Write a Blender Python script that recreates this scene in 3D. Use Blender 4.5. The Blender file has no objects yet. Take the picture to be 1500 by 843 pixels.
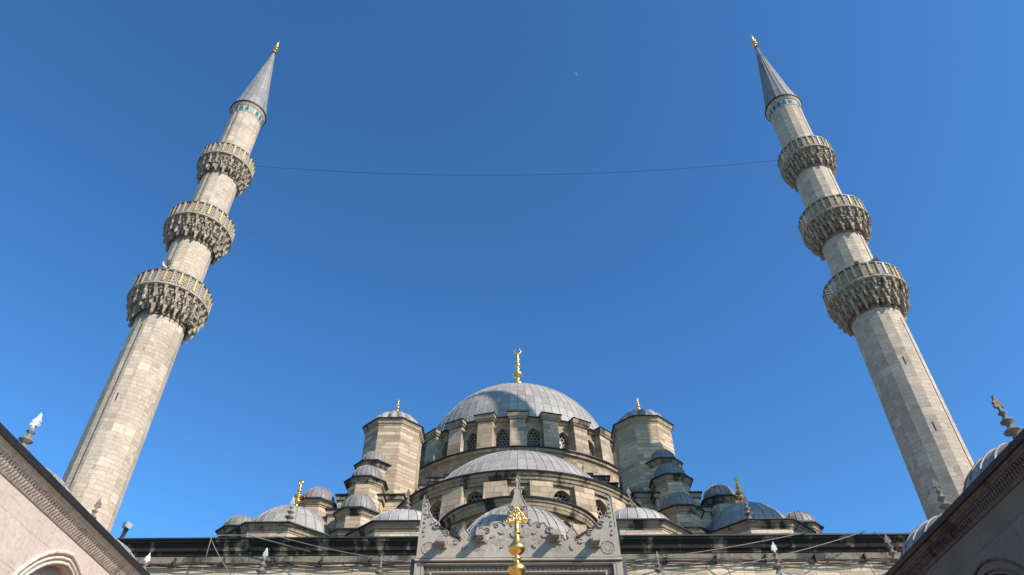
import bpy, math, random
from math import sin, cos, pi, radians, sqrt, atan2, tan
from mathutils import Vector, Matrix

S = bpy.context.scene
COL = S.collection
random.seed(7)

# ------------------------------------------------------------------ camera
cam_d = bpy.data.cameras.new('camera')
cam = bpy.data.objects.new('camera', cam_d); COL.objects.link(cam)
cam_d.sensor_width = 36.0; cam_d.lens = 25.675
cam_d.clip_start = 0.1; cam_d.clip_end = 20000
Rx, Ux, Fx = (0.99992861, 0.01180737, -0.00183434), (0.00930935, -0.67355999, 0.73907393), (-0.00749099, 0.73903825, 0.67362182)
Ux = Vector(Rx).cross(Vector(Fx)) * 1.0
M = Matrix(((Rx[0], Ux[0], -Fx[0]), (Rx[1], Ux[1], -Fx[1]), (Rx[2], Ux[2], -Fx[2]))).to_4x4()
cam.matrix_world = Matrix.Translation((0.06, 0, 1.6)) @ M
S.camera = cam

# ------------------------------------------------------------------ light
SUN_AZ, SUN_EL = radians(-37.0), radians(37.0)          # azimuth measured from +X
sv = Vector((cos(SUN_AZ) * cos(SUN_EL), sin(SUN_AZ) * cos(SUN_EL), sin(SUN_EL)))
W = bpy.data.worlds.new("World"); S.world = W; W.use_nodes = True
wn = W.node_tree; wn.nodes.clear()
sky = wn.nodes.new('ShaderNodeTexSky'); sky.sky_type = 'NISHITA'; sky.sun_disc = False
sky.sun_elevation = SUN_EL; sky.sun_rotation = atan2(sv.x, sv.y)
sky.air_density = 1.0; sky.dust_density = 0.4; sky.ozone_density = 8.0; sky.altitude = 0
bg = wn.nodes.new('ShaderNodeBackground'); bg.inputs['Strength'].default_value = 0.15
out = wn.nodes.new('ShaderNodeOutputWorld')
gm = wn.nodes.new('ShaderNodeGamma'); gm.inputs[1].default_value = 1.23        # deeper, more saturated blue like the camera's rendering
ml = wn.nodes.new('ShaderNodeMix'); ml.data_type = 'RGBA'; ml.blend_type = 'MULTIPLY'; ml.inputs[0].default_value = 1.0; ml.inputs[7].default_value = (0.585, 0.80, 0.755, 1)
wn.links.new(sky.outputs[0], gm.inputs[0]); wn.links.new(gm.outputs[0], ml.inputs[6]); wn.links.new(ml.outputs[2], bg.inputs[0]); wn.links.new(bg.outputs[0], out.inputs[0])
sun_d = bpy.data.lights.new('sun', 'SUN'); sun_d.energy = 4.4; sun_d.angle = radians(0.53); sun_d.color = (1.0, 0.955, 0.90)
sun = bpy.data.objects.new('sun', sun_d); COL.objects.link(sun)
sun.rotation_euler = sv.to_track_quat('Z', 'Y').to_euler(); sun.location = (60, -40, 80)
S.view_settings.view_transform = 'Standard'; S.view_settings.look = 'None'
S.view_settings.exposure = 0.6; S.view_settings.gamma = 1.0; S.view_settings.use_curve_mapping = False

# ------------------------------------------------------------------ materials
class NT:
    def __init__(s, name):
        s.m = bpy.data.materials.new(name); s.m.use_nodes = True; s.t = s.m.node_tree; s.t.nodes.clear()
        s.o = s.t.nodes.new('ShaderNodeOutputMaterial')
        s.b = s.t.nodes.new('ShaderNodeBsdfPrincipled'); s.t.links.new(s.b.outputs[0], s.o.inputs[0])
    def n(s, typ, ins=None, **kw):
        x = s.t.nodes.new(typ)
        for k, v in kw.items(): setattr(x, k, v)
        for k, v in (ins or {}).items(): s.put(x, k, v)
        return x
    def put(s, node, k, v):
        i = node.inputs[k]
        if hasattr(v, 'links') or isinstance(v, bpy.types.NodeSocket): s.t.links.new(v, i)
        elif isinstance(v, bpy.types.Node): s.t.links.new(v.outputs[0], i)
        else:
            if i.type == 'RGBA' and len(v) == 3: v = (*v, 1)
            i.default_value = v
    def math(s, op, a, b=0.0, c=None, clamp=False):
        x = s.n('ShaderNodeMath', {0: a, 1: b}, operation=op); x.use_clamp = clamp
        if c is not None: s.put(x, 2, c)
        return x.outputs[0]
    def mix(s, f, a, b, mode='MIX'):
        x = s.n('ShaderNodeMix', data_type='RGBA', blend_type=mode)
        s.put(x, 0, f); s.put(x, 6, a); s.put(x, 7, b); return x.outputs[2]
    def ramp(s, f, stops):
        x = s.n('ShaderNodeValToRGB', {0: f}); e = x.color_ramp.elements
        while len(e) < len(stops): e.new(0.5)
        for el, (p, c) in zip(e, stops): el.position = p; el.color = (*c, 1) if len(c) == 3 else c
        return x.outputs[0]
    def smooth(s, f, a, b):
        x = s.n('ShaderNodeMapRange', {0: f, 1: a, 2: b, 3: 0.0, 4: 1.0}, interpolation_type='SMOOTHSTEP'); return x.outputs[0]
    def noise(s, vec, scale, detail=4, rough=0.6, sc=None):
        if sc is not None: vec = s.n('ShaderNodeVectorMath', {0: vec, 1: sc}, operation='MULTIPLY').outputs[0]
        return s.n('ShaderNodeTexNoise', {'Vector': vec, 'Scale': scale, 'Detail': detail, 'Roughness': rough}).outputs[0]
    def bump(s, h, strength, dist, prev=None):
        x = s.n('ShaderNodeBump', {'Height': h, 'Strength': strength, 'Distance': dist})
        if prev is not None: s.put(x, 'Normal', prev)
        return x.outputs[0]
    def fin(s, col, rough=0.85, normal=None, metal=0.0, spec=None):
        s.put(s.b, 'Base Color', col); s.put(s.b, 'Roughness', rough); s.put(s.b, 'Metallic', metal)
        if normal is not None: s.put(s.b, 'Normal', normal)
        if spec is not None: s.put(s.b, 'Specular IOR Level', spec)
        return s.m

TINT = (1.0, 0.905, 0.825)
def tn(c): return tuple(a * b_ for a, b_ in zip(c, TINT))

def stone(name, lo, hi, bw=0.85, bh=0.34, mortar=0.012, stain=0.35, soot=(0.055, 0.048, 0.04), patch=0.0, block_dark=0.15, joint=0.75, dkf=0.66):
    lo, hi, soot = tn(lo), tn(hi), tn(soot)
    t = NT(name)
    uv = t.n('ShaderNodeUVMap', uv_map='UVMap').outputs[0]
    geo = t.n('ShaderNodeNewGeometry').outputs['Position']
    # slightly wobbly courses
    wob = t.n('ShaderNodeTexNoise', {'Vector': uv, 'Scale': 0.9, 'Detail': 1.0}).outputs['Color']
    wv = t.n('ShaderNodeVectorMath', {0: wob, 1: (0.10, 0.035, 0)}, operation='MULTIPLY').outputs[0]
    vec = t.n('ShaderNodeVectorMath', {0: uv, 1: wv}, operation='ADD').outputs[0]
    br = t.n('ShaderNodeTexBrick', {'Vector': vec, 'Color1': (0, 0, 0), 'Color2': (1, 1, 1), 'Mortar': (0.5, 0.5, 0.5), 'Scale': 1.0,
             'Mortar Size': mortar, 'Mortar Smooth': 0.35, 'Bias': 0.0, 'Brick Width': bw, 'Row Height': bh}, offset=0.5, squash=0.78, squash_frequency=3)
    rnd, mort = br.outputs['Color'], br.outputs['Fac']
    mid = tuple((a + b) / 2 for a, b in zip(lo, hi))
    dk = tuple(a * dkf for a in lo)
    c = t.ramp(rnd, [(0.0, dk), (block_dark, lo), (0.55, mid), (0.85, hi), (1.0, tuple(min(1, a * 1.12) for a in hi))])
    n1 = t.noise(geo, 0.35, 5, 0.65)
    c = t.mix(t.smooth(n1, 0.45, 0.75), c, tuple(a * 0.72 for a in mid))
    n2 = t.noise(geo, 7.0, 5, 0.7)
    c = t.mix(t.math('MULTIPLY', t.smooth(n2, 0.40, 0.72), 0.35), c, tuple(a * 0.55 for a in mid))
    n5 = t.noise(geo, 2.2, 5, 0.75, (1, 1, 3.5))
    c = t.mix(t.math('MULTIPLY', t.smooth(n5, 0.52, 0.70), 0.40), c, (0.19, 0.165, 0.13))
    # vertical run-off streaks
    n3 = t.noise(geo, 1.0, 5, 0.65, (2.4, 2.4, 0.22))
    st = t.math('MULTIPLY', t.smooth(n3, 0.72 - 0.32 * stain, 0.92 - 0.32 * stain), min(1.0, stain * 1.5))
    c = t.mix(st, c, soot)
    if patch > 0:      # pale repaired blocks
        br2 = t.n('ShaderNodeTexBrick', {'Vector': vec, 'Color1': (0, 0, 0), 'Color2': (1, 1, 1), 'Mortar': (0, 0, 0), 'Scale': 1.0,
             'Mortar Size': mortar, 'Mortar Smooth': 0.1, 'Bias': 0.0, 'Brick Width': bw * 2, 'Row Height': bh * 2}, offset=0.37, squash=0.6, squash_frequency=2)
        pf = t.smooth(br2.outputs['Color'], 1.0 - patch, 1.0 - patch + 0.02)
        c = t.mix(t.math('MULTIPLY', pf, 0.5), c, tuple(min(1, a * 1.28) for a in hi))
    jn = t.noise(geo, 1.6, 3, 0.6)
    c = t.mix(t.math('MULTIPLY', mort, t.math('MULTIPLY', t.smooth(jn, 0.30, 0.65), joint)), c, (0.07, 0.058, 0.045))
    h = t.math('SUBTRACT', t.math('MULTIPLY', n2, 0.6), t.math('MULTIPLY', mort, 0.9))
    nb = t.bump(h, 0.55, 0.03)
    return t.fin(c, 0.9, nb, spec=0.25)

def lead(name, base=(0.30, 0.285, 0.265), warm=(0.34, 0.315, 0.28), pw=0.6, ph=0.85, seam=0.02, stain=0.25):
    base, warm = tn(base), tn(warm)
    t = NT(name)
    uv = t.n('ShaderNodeUVMap', uv_map='UVMap').outputs[0]
    geo = t.n('ShaderNodeNewGeometry').outputs['Position']
    sx = t.n('ShaderNodeSeparateXYZ', {0: uv})
    cell = t.math('FLOOR', t.math('DIVIDE', sx.outputs[0], pw))
    wn_ = t.n('ShaderNodeTexWhiteNoise', {'W': cell}, noise_dimensions='1D').outputs[0]
    vv = t.math('ADD', sx.outputs[1], t.math('MULTIPLY', wn_, ph * 0.06))
    vec = t.n('ShaderNodeCombineXYZ', {0: sx.outputs[0], 1: vv, 2: 0.0}).outputs[0]
    br = t.n('ShaderNodeTexBrick', {'Vector': vec, 'Color1': (0, 0, 0), 'Color2': (1, 1, 1), 'Mortar': (0.5, 0.5, 0.5), 'Scale': 1.0,
             'Mortar Size': seam, 'Mortar Smooth': 0.2, 'Bias': 0.0, 'Brick Width': pw, 'Row Height': ph}, offset=0.0, squash=1.0)
    rnd, mort = br.outputs['Color'], br.outputs['Fac']
    c = t.ramp(rnd, [(0.0, tuple(a * 0.72 for a in base)), (0.5, base), (0.8, warm), (1.0, tuple(a * 1.12 for a in base))])
    n1 = t.noise(geo, 0.8, 5, 0.65)
    c = t.mix(t.smooth(n1, 0.4, 0.75), c, tuple(a * 0.80 for a in base))
    n2 = t.noise(geo, 5.0, 5, 0.7)
    c = t.mix(t.math('MULTIPLY', t.smooth(n2, 0.45, 0.75), 0.45), c, tuple(min(1, a * 1.25) for a in warm))
    n3 = t.noise(uv, 1.0, 4, 0.6, (6.0, 0.5, 1))
    c = t.mix(t.math('MULTIPLY', t.smooth(n3, 0.55, 0.8), stain), c, (0.10, 0.10, 0.10))
    c = t.mix(t.math('MULTIPLY', mort, 0.75), c, (0.06, 0.06, 0.06))
    n4 = t.noise(geo, 2.2, 3, 0.5)
    nb = t.bump(n4, 0.5, 0.08); nb = t.bump(t.math('SUBTRACT', t.math('MULTIPLY', n2, 0.25), mort), 0.6, 0.03, nb)
    return t.fin(c, 0.55, nb, spec=0.35)

def plain(name, col, rough=0.6, metal=0.0, var=0.2, scale=6.0, bump=0.0, dark=None, spec=None):
    if not metal and name != 'turquoise_tile' and name != 'brass_strip': col = tn(col)
    t = NT(name)
    geo = t.n('ShaderNodeNewGeometry').outputs['Position']
    n = t.noise(geo, scale, 5, 0.65)
    c = t.mix(t.smooth(n, 0.35, 0.75), col, dark or tuple(a * (1 - var * 1.6) for a in col))
    nb = t.bump(n, bump, 0.02) if bump else None
    return t.fin(c, rough, nb, metal, spec)

def cornice_mat(name, pale, black, amount, scale=(1.1, 1.1, 0.35)):
    """stone moulding under the lead edge, blackened where water runs"""
    pale, black = tn(pale), tn(black)
    t = NT(name)
    geo = t.n('ShaderNodeNewGeometry').outputs['Position']
    uv = t.n('ShaderNodeUVMap', uv_map='UVMap').outputs[0]
    n1 = t.noise(geo, 1.0, 5, 0.6, scale)
    n2 = t.noise(geo, 6.0, 5, 0.7)
    lim = 0.5 + (0.5 - amount) * 0.62
    c = t.mix(t.smooth(n2, 0.35, 0.7), pale, tuple(a * 0.7 for a in pale))
    f = t.smooth(t.math('ADD', n1, t.math('MULTIPLY', n2, 0.18)), lim + 0.02, lim + 0.16)
    c = t.mix(f, c, black)
    sx = t.n('ShaderNodeSeparateXYZ', {0: uv})
    fr = t.math('FRACT', t.math('DIVIDE', sx.outputs[0], 1.15))
    j = t.math('LESS_THAN', fr, 0.018)
    c = t.mix(t.math('MULTIPLY', j, 0.6), c, (0.04, 0.035, 0.03))
    return t.fin(c, 0.9, t.bump(n2, 0.5, 0.03), spec=0.2)

M_ = {}
M_['wall'] = stone('mosque_stone', (0.47, 0.375, 0.26), (0.63, 0.52, 0.38), 1.05, 0.40, 0.018, 0.22, patch=0.06, block_dark=0.16)
M_['drum'] = stone('drum_stone', (0.33, 0.26, 0.175), (0.49, 0.395, 0.285), 0.95, 0.36, 0.018, 0.42, block_dark=0.2)
M_['turret'] = stone('turret_stone', (0.39, 0.305, 0.205), (0.57, 0.465, 0.33), 1.5, 0.26, 0.018, 0.30, block_dark=0.2)
M_['minaret'] = stone('minaret_stone', (0.465, 0.39, 0.30), (0.52, 0.44, 0.345), 0.62, 0.235, 0.010, 0.34, soot=(0.20, 0.17, 0.135), patch=0.08, block_dark=0.10, joint=0.5, dkf=0.78)
M_['cornice'] = cornice_mat('cornice_stone', (0.33, 0.265, 0.185), (0.04, 0.033, 0.026), 0.40)
M_['cornice_light'] = cornice_mat('cornice_stone_clean', (0.37, 0.30, 0.21), (0.07, 0.055, 0.04), 0.34)
M_['cornice_black'] = cornice_mat('cornice_stone_sooty', (0.26, 0.22, 0.16), (0.026, 0.023, 0.020), 0.68, (1.4, 1.4, 0.04))
M_['frieze'] = cornice_mat('grey_frieze_stone', (0.26, 0.225, 0.175), (0.08, 0.07, 0.055), 0.42)
M_['lead'] = lead('dome_lead', pw=0.68, ph=0.95)
M_['lead_small'] = lead('small_dome_lead', (0.21, 0.20, 0.19), (0.25, 0.235, 0.215), pw=0.5, ph=5.0, stain=0.35)
M_['lead_white'] = lead('pale_dome_lead', (0.38, 0.365, 0.345), (0.42, 0.40, 0.37), pw=0.55, ph=1.3, stain=0.1)
M_['lead_cone'] = lead('cone_lead', (0.23, 0.225, 0.22), (0.27, 0.26, 0.25), pw=0.52, ph=1.4, stain=0.2)
M_['lead_edge'] = plain('lead_edge', (0.014, 0.014, 0.014), 0.6, 0, 0.3, 3)
M_['lead_edge_grey'] = plain('lead_edge_grey', (0.10, 0.10, 0.10), 0.6, 0, 0.4, 3)
M_['gold'] = plain('gilded_copper', (1.0, 0.58, 0.17), 0.36, 1.0, 0.22, 9, 0.08)
M_['brass'] = plain('brass_strip', (0.52, 0.38, 0.13), 0.6, 0.0, 0.2, 5)
M_['marble'] = stone('courtyard_marble', (0.52, 0.435, 0.37), (0.59, 0.505, 0.435), 2.3, 0.95, 0.010, 0.26, soot=(0.36, 0.27, 0.20), block_dark=0.02, joint=0.45)
M_['marble_shade'] = stone('shaded_grey_marble', (0.165, 0.152, 0.13), (0.205, 0.19, 0.165), 2.3, 0.95, 0.010, 0.2, soot=(0.16, 0.14, 0.12), block_dark=0.02, joint=0.7)  # darker marble: the right arcade's shade is put into the colour; also the grey panel
M_['pink'] = stone('pink_veined_marble', (0.45, 0.35, 0.285), (0.53, 0.435, 0.36), 0.42, 3.0, 0.006, 0.34, soot=(0.30, 0.14, 0.09), block_dark=0.02)
M_['trim'] = cornice_mat('marble_trim', (0.62, 0.54, 0.46), (0.26, 0.21, 0.16), 0.25)
M_['trim_shade'] = cornice_mat('shaded_marble_trim', (0.15, 0.133, 0.115), (0.06, 0.05, 0.042), 0.4)  # darker copy of the marble trim, shade of the right side put into its colour
M_['crest'] = stone('crest_marble', (0.35, 0.315, 0.265), (0.42, 0.38, 0.32), 3.3, 1.9, 0.006, 0.42, soot=(0.15, 0.13, 0.11), block_dark=0.02, joint=0.3)
M_['carving'] = plain('carved_marble', (0.35, 0.315, 0.275), 0.9, 0, 0.3, 5, 0.4)
M_['fin_stone'] = plain('finial_stone', (0.21, 0.185, 0.155), 0.85, 0, 0.3, 6, 0.3)
M_['fin_glint'] = plain('glint_marble_finial', (0.72, 0.72, 0.70), 0.6, 0, 0.15, 6, 0.1)  # pale finial tips, marble with the sun glint painted into its colour
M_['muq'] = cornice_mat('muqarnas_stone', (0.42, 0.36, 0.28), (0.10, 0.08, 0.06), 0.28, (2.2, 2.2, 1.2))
M_['muq_shade'] = cornice_mat('muqarnas_recess_shade', (0.29, 0.24, 0.185), (0.07, 0.055, 0.04), 0.36, (2, 2, 1))  # darker copy of the muqarnas stone, shade of the recesses painted in
M_['tile'] = plain('turquoise_tile', (0.015, 0.17, 0.20), 0.3, 0, 0.35, 8)
M_['cable'] = plain('black_cable', (0.03, 0.028, 0.026), 0.7, 0, 0.2)
M_['cable_pale'] = plain('pale_cable', (0.24, 0.22, 0.19), 0.7, 0, 0.2)
M_['glass'] = plain('dark_window_glass', (0.018, 0.018, 0.02), 0.35, 0, 0.3)
M_['white_metal'] = plain('white_painted_metal', (0.45, 0.45, 0.44), 0.45, 0.1, 0.15)
M_['grey_metal'] = plain('grey_metal', (0.22, 0.22, 0.22), 0.5, 0.4, 0.2)
M_['rust'] = plain('rusty_metal', (0.06, 0.04, 0.03), 0.8, 0.2, 0.3)
M_['paving'] = stone('courtyard_paving', (0.38, 0.32, 0.25), (0.46, 0.39, 0.31), 1.4, 0.9, 0.012, 0.1)

M_['city_ground'] = plain('city_ground', (0.13, 0.12, 0.105), 0.9, 0, 0.3, 0.2)

def pierced(name, col, cellx, celly, hole):
    """plate cut through by a honeycomb of openings (transparent holes)"""
    col = tn(col)
    t = NT(name)
    uv = t.n('ShaderNodeUVMap', uv_map='UVMap').outputs[0]
    geo = t.n('ShaderNodeNewGeometry').outputs['Position']
    sx = t.n('ShaderNodeSeparateXYZ', {0: uv})
    def cell(ox, oy):
        a = t.math('SUBTRACT', t.math('FRACT', t.math('ADD', t.math('DIVIDE', sx.outputs[0], cellx), ox)), 0.5)
        b = t.math('SUBTRACT', t.math('FRACT', t.math('ADD', t.math('DIVIDE', sx.outputs[1], celly), oy)), 0.5)
        a = t.math('MULTIPLY', a, 1.0); b = t.math('MULTIPLY', b, celly / cellx)
        return t.math('SQRT', t.math('ADD', t.math('MULTIPLY', a, a), t.math('MULTIPLY', b, b)))
    d = t.math('MINIMUM', cell(0, 0), cell(0.5, 0.5))
    solid = t.math('GREATER_THAN', d, hole)
    n = t.noise(geo, 6, 4, 0.6)
    c = t.mix(t.smooth(n, 0.35, 0.7), col, tuple(a * 0.6 for a in col))
    t.fin(c, 0.9, spec=0.2)
    tr = t.n('ShaderNodeBsdfTransparent')
    mx = t.n('ShaderNodeMixShader', {0: solid, 1: tr, 2: t.b.outputs[0]})
    t.t.links.new(mx.outputs[0], t.o.inputs[0])
    return t.m
M_['grille'] = pierced('window_grille', (0.31, 0.265, 0.20), 0.25, 0.46, 0.40)
M_['fret'] = pierced('pierced_parapet_stone', (0.40, 0.34, 0.26), 0.165, 0.23, 0.27)

# ------------------------------------------------------------------ mesh helpers
class MB:
    def __init__(s): s.v = []; s.f = []; s.uv = []; s.sm = []
    def face(s, idx, uv=None, smooth=False): s.f.append(tuple(idx)); s.uv.append(uv); s.sm.append(smooth)
    def add(s, pts):
        i = len(s.v); s.v.extend([tuple(p) for p in pts]); return i
    def box(s, x0, x1, y0, y1, z0, z1):
        i = s.add([(x, y, z) for z in (z0, z1) for y in (y0, y1) for x in (x0, x1)])
        for q in ((0, 2, 3, 1), (4, 5, 7, 6), (0, 1, 5, 4), (2, 6, 7, 3), (0, 4, 6, 2), (1, 3, 7, 5)): s.face([i + k for k in q])
    def lathe(s, prof, n, c=(0, 0), a0=0.0, a1=2 * pi, smooth=False, uvn=None, cap0=True, cap1=True, rmod=None, uref=None):
        """prof: [(r,z)] bottom to top; uref -> u = angle*uref, v = arc length"""
        full = abs(a1 - a0 - 2 * pi) < 1e-6; m = n if full else n + 1
        base = len(s.v); L = [0.0]
        for (r0, z0), (r1, z1) in zip(prof, prof[1:]): L.append(L[-1] + math.hypot(r1 - r0, z1 - z0))
        for (r, z) in prof:
            for k in range(m):
                a = a0 + (a1 - a0) * k / n
                rr = r * (rmod(a, z) if rmod else 1)
                s.v.append((c[0] + rr * cos(a), c[1] + rr * sin(a), z))
        for j in range(len(prof) - 1):
            for k in range(n):
                k2 = (k + 1) % m if full else k + 1
                uv = None
                if uref:
                    ua, ub = (a1 - a0) * k / n * uref, (a1 - a0) * (k + 1) / n * uref
                    uv = [(ua, L[j]), (ub, L[j]), (ub, L[j + 1]), (ua, L[j + 1])]
                s.face((base + j * m + k, base + j * m + k2, base + (j + 1) * m + k2, base + (j + 1) * m + k), uv, smooth)
        if full and cap0 and prof[0][0] > 1e-4: s.face([base + k for k in range(m)][::-1])
        if full and cap1 and prof[-1][0] > 1e-4: s.face([base + (len(prof) - 1) * m + k for k in range(m)])
    def tube(s, pts, r, n=6, closed=False, taper=None):
        pts = [Vector(p) for p in pts]; base = len(s.v); N = len(pts)
        for i, p in enumerate(pts):
            if closed: d = pts[(i + 1) % N] - pts[i - 1]
            else: d = pts[min(i + 1, N - 1)] - pts[max(i - 1, 0)]
            d.normalize(); ref = Vector((0, 0, 1)) if abs(d.z) < 0.9 else Vector((1, 0, 0))
            a = d.cross(ref).normalized(); b = a.cross(d)
            rr = r * (taper(i / max(1, N - 1)) if taper else 1)
            for k in range(n):
                t = 2 * pi * k / n; s.v.append(tuple(p + a * cos(t) * rr + b * sin(t) * rr))
        for i in range(N if closed else N - 1):
            for k in range(n):
                i2 = (i + 1) % N
                s.face((base + i * n + k, base + i * n + (k + 1) % n, base + i2 * n + (k + 1) % n, base + i2 * n + k), None, True)
        if not closed:
            s.face([base + k for k in range(n)]); s.face([base + (N - 1) * n + k for k in range(n)][::-1])
    def extrude_xz(s, poly, y0, y1):
        n = len(poly); i = s.add([(x, y0, z) for x, z in poly]); j = s.add([(x, y1, z) for x, z in poly])
        s.face([i + k for k in range(n)]); s.face([j + k for k in range(n)][::-1])
        for k in range(n): s.face((i + k, j + k, j + (k + 1) % n, i + (k + 1) % n))
    def profile_x(s, prof, x0, x1):
        """prof [(y,z)] swept along x"""
        i = s.add([(x0, y, z) for y, z in prof]); j = s.add([(x1, y, z) for y, z in prof]); n = len(prof)
        for k in range(n): s.face((i + k, j + k, j + (k + 1) % n, i + (k + 1) % n))
        s.face([i + k for k in range(n)]); s.face([j + k for k in range(n)][::-1])
    def xform(s, fn): s.v = [tuple(fn(Vector(p))) for p in s.v]; return s
    def build(s, name, mat, parent=None):
        me = bpy.data.meshes.new(name); me.from_pydata(s.v, [], s.f); me.update()
        uvl = me.uv_layers.new(name='UVMap')
        for p, uv, sm in zip(me.polygons, s.uv, s.sm):
            p.use_smooth = sm
            if uv:
                for li, q in zip(p.loop_indices, uv): uvl.data[li].uv = q
            else:
                n = p.normal
                if abs(n.z) > 0.85:
                    for li in p.loop_indices:
                        v = me.vertices[me.loops[li].vertex_index].co; uvl.data[li].uv = (v.x, v.y)
                else:
                    t = Vector((-n.y, n.x, 0)).normalized(); sl = 1 / max(0.3, sqrt(n.x ** 2 + n.y ** 2))
                    for li in p.loop_indices:
                        v = me.vertices[me.loops[li].vertex_index].co
                        uvl.data[li].uv = (v.x * t.x + v.y * t.y, v.z * sl)
        if mat: me.materials.append(M_[mat])
        o = bpy.data.objects.new(name, me); COL.objects.link(o)
        if parent: o.parent = parent
        return o

def thing(name, label, cat, group=None):
    o = bpy.data.objects.new(name, None); COL.objects.link(o); o['label'] = label; o['category'] = cat
    if group: o['group'] = group
    return o
def tag(o, label, cat, group=None):
    o['label'] = label; o['category'] = cat
    if group: o['group'] = group
    return o
def struct(o): o['kind'] = 'structure'; return o

def dome_prof(r, h, z, n=14, a0=0.0):
    return [(r * cos(a0 + (pi / 2 - a0) * i / n), z + h * sin(a0 + (pi / 2 - a0) * i / n)) for i in range(n)] + [(0.02, z + h)]

def dome(name, parent, c, z, r, h, ribs, mat, rib_r=0.03, half=None, base_z=None, gad=0.0, seg=3, uref=None):
    """lead dome with standing seams. half=(a0,a1) for a partial dome"""
    m = MB(); a0, a1 = half or (0, 2 * pi)
    prof = dome_prof(r, h, z)
    if base_z is not None: prof = [(r * 1.0, base_z)] + prof
    n = ribs * seg
    rm = None
    if gad: rm = lambda a, zz: 1 + gad * (abs(sin((a - a0) * ribs / 2)) - 0.6) * (1 if zz < z + h * 0.93 else 0.3)
    # seam spacing in uv follows the rib count
    pw = {'lead': 0.68, 'lead_small': 0.5, 'lead_white': 0.55, 'lead_cone': 0.52}[mat]
    u = pw * ribs * (a1 - a0) / (2 * pi) / (a1 - a0) if half is None else pw * ribs / (a1 - a0)
    m.lathe(prof, n, c, a0, a1, smooth=not gad, uref=u, cap0=False, rmod=rm)
    o = m.build(name, mat, parent)
    if rib_r and not gad:
        q = MB(); k2 = ribs if half is None else ribs + 1
        for k in range(k2):
            a = a0 + (a1 - a0) * k / ribs
            skip = 0 if k % 2 == 0 else 3
            pts = [(c[0] + (pr + 0.4 * rib_r) * cos(a), c[1] + (pr + 0.4 * rib_r) * sin(a), pz) for pr, pz in prof[:len(prof) - 1 - skip]]
            q.tube(pts, rib_r, 4)
        q.build('standing_seams', mat, o)
    return o

def octa_eave(name, parent, c, R, z, n=8, phase=pi / 8, depth=0.42, out_=0.30, mat='cornice', lead_out=0.05, roof_r=None, roof_h=0.25, wall_gap=None):
    """moulded cornice following a polygon: R = circumradius at lead edge, z = top"""
    m = MB(); rb = R - out_
    prof = [(rb - 0.05, z - depth - 0.02), (rb + 0.03, z - depth), (rb + 0.05, z - depth * 0.78), (rb + 0.10, z - depth * 0.74), (rb + 0.12, z - depth * 0.52),
            (rb + out_ * 0.62, z - depth * 0.30), (rb + out_ * 0.70, z - depth * 0.30), (rb + out_ * 0.80, z - 0.07), (rb - 0.05, z - 0.07)]
    m.lathe(prof, n, c, phase, phase + 2 * pi, cap0=False, cap1=False)
    o = m.build(name, mat, parent)
    e = MB(); rr = roof_r or R * 0.7
    e.lathe([(R - out_ * 0.3, z - 0.07), (R, z - 0.072), (R + lead_out * .6, z - 0.06), (R + lead_out * .6, z), (rr, z + roof_h)], n, c, phase, phase + 2 * pi, cap0=False, cap1=False)
    e.build('lead_edge', 'lead_edge', o)
    return o

def lathe_obj(name, parent, prof, c, z0, mat, n=16):
    m = MB(); m.lathe([(r, z0 + z) for r, z in prof], n, c, smooth=True); return m.build(name, mat, parent)

def bulb(cz, r, h, k=7):   # onion-ish bulb profile points
    return [(max(0.012, r * sin(pi * i / k) ** 0.8), cz - h / 2 + h * i / k) for i in range(k + 1)]

def gold_finial(parent, c, z, H, R, crescent=True, nb=3, disc=False):
    """stack of shrinking gilded bulbs, crescent on top"""
    prof = [(R * 1.0, 0), (R * 0.75, 0.03 * H), (R * 0.35, 0.12 * H), (R * 0.28, 0.16 * H)]
    zs = [0.27, 0.46, 0.64] if nb == 3 else [0.30, 0.55]
    for i, q in enumerate(zs):
        rr = R * (1.0, 0.9, 0.55)[i] if nb == 3 else R * (1, .75)[i]
        prof += [(max(a, R * 0.25), b) for a, b in bulb(q * H, rr, 0.13 * H)]
        prof += [(R * 0.25, (q + 0.075) * H), (R * 0.48, (q + 0.095) * H), (R * 0.25, (q + 0.115) * H)]
    prof += [(R * 0.18, 0.80 * H), (R * 0.3, 0.83 * H), (R * 0.08, 0.86 * H)]
    prof = sorted(prof, key=lambda p: p[1])
    o = lathe_obj('finial', parent, prof, c, z, 'gold', 14)
    if disc:
        m = MB(); rc = 0.055 * H; zc = z + 0.85 * H + rc
        m.tube([(c[0] + rc * cos(2 * pi * k / 14), c[1], zc + rc * sin(2 * pi * k / 14)) for k in range(14)], R * 0.20, 5, closed=True)
        m.tube([(c[0], c[1], zc - rc), (c[0], c[1], zc + rc)], R * 0.14, 5); m.tube([(c[0] - rc, c[1], zc), (c[0] + rc, c[1], zc)], R * 0.14, 5)
        m.build('openwork_disc', 'gold', o)
    elif crescent:
        m = MB(); rc = 0.052 * H; zc = z + 0.86 * H + rc
        pts = [(c[0] + rc * cos(a), c[1], zc + rc * sin(a)) for a in [radians(-90 + t) for t in [-150 + 300 * i / 14 for i in range(15)]]]
        m.tube(pts, R * 0.14, 5, taper=lambda t: 0.25 + 0.9 * sin(pi * t))
        m.build('crescent', 'gold', o)
    return o

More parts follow.
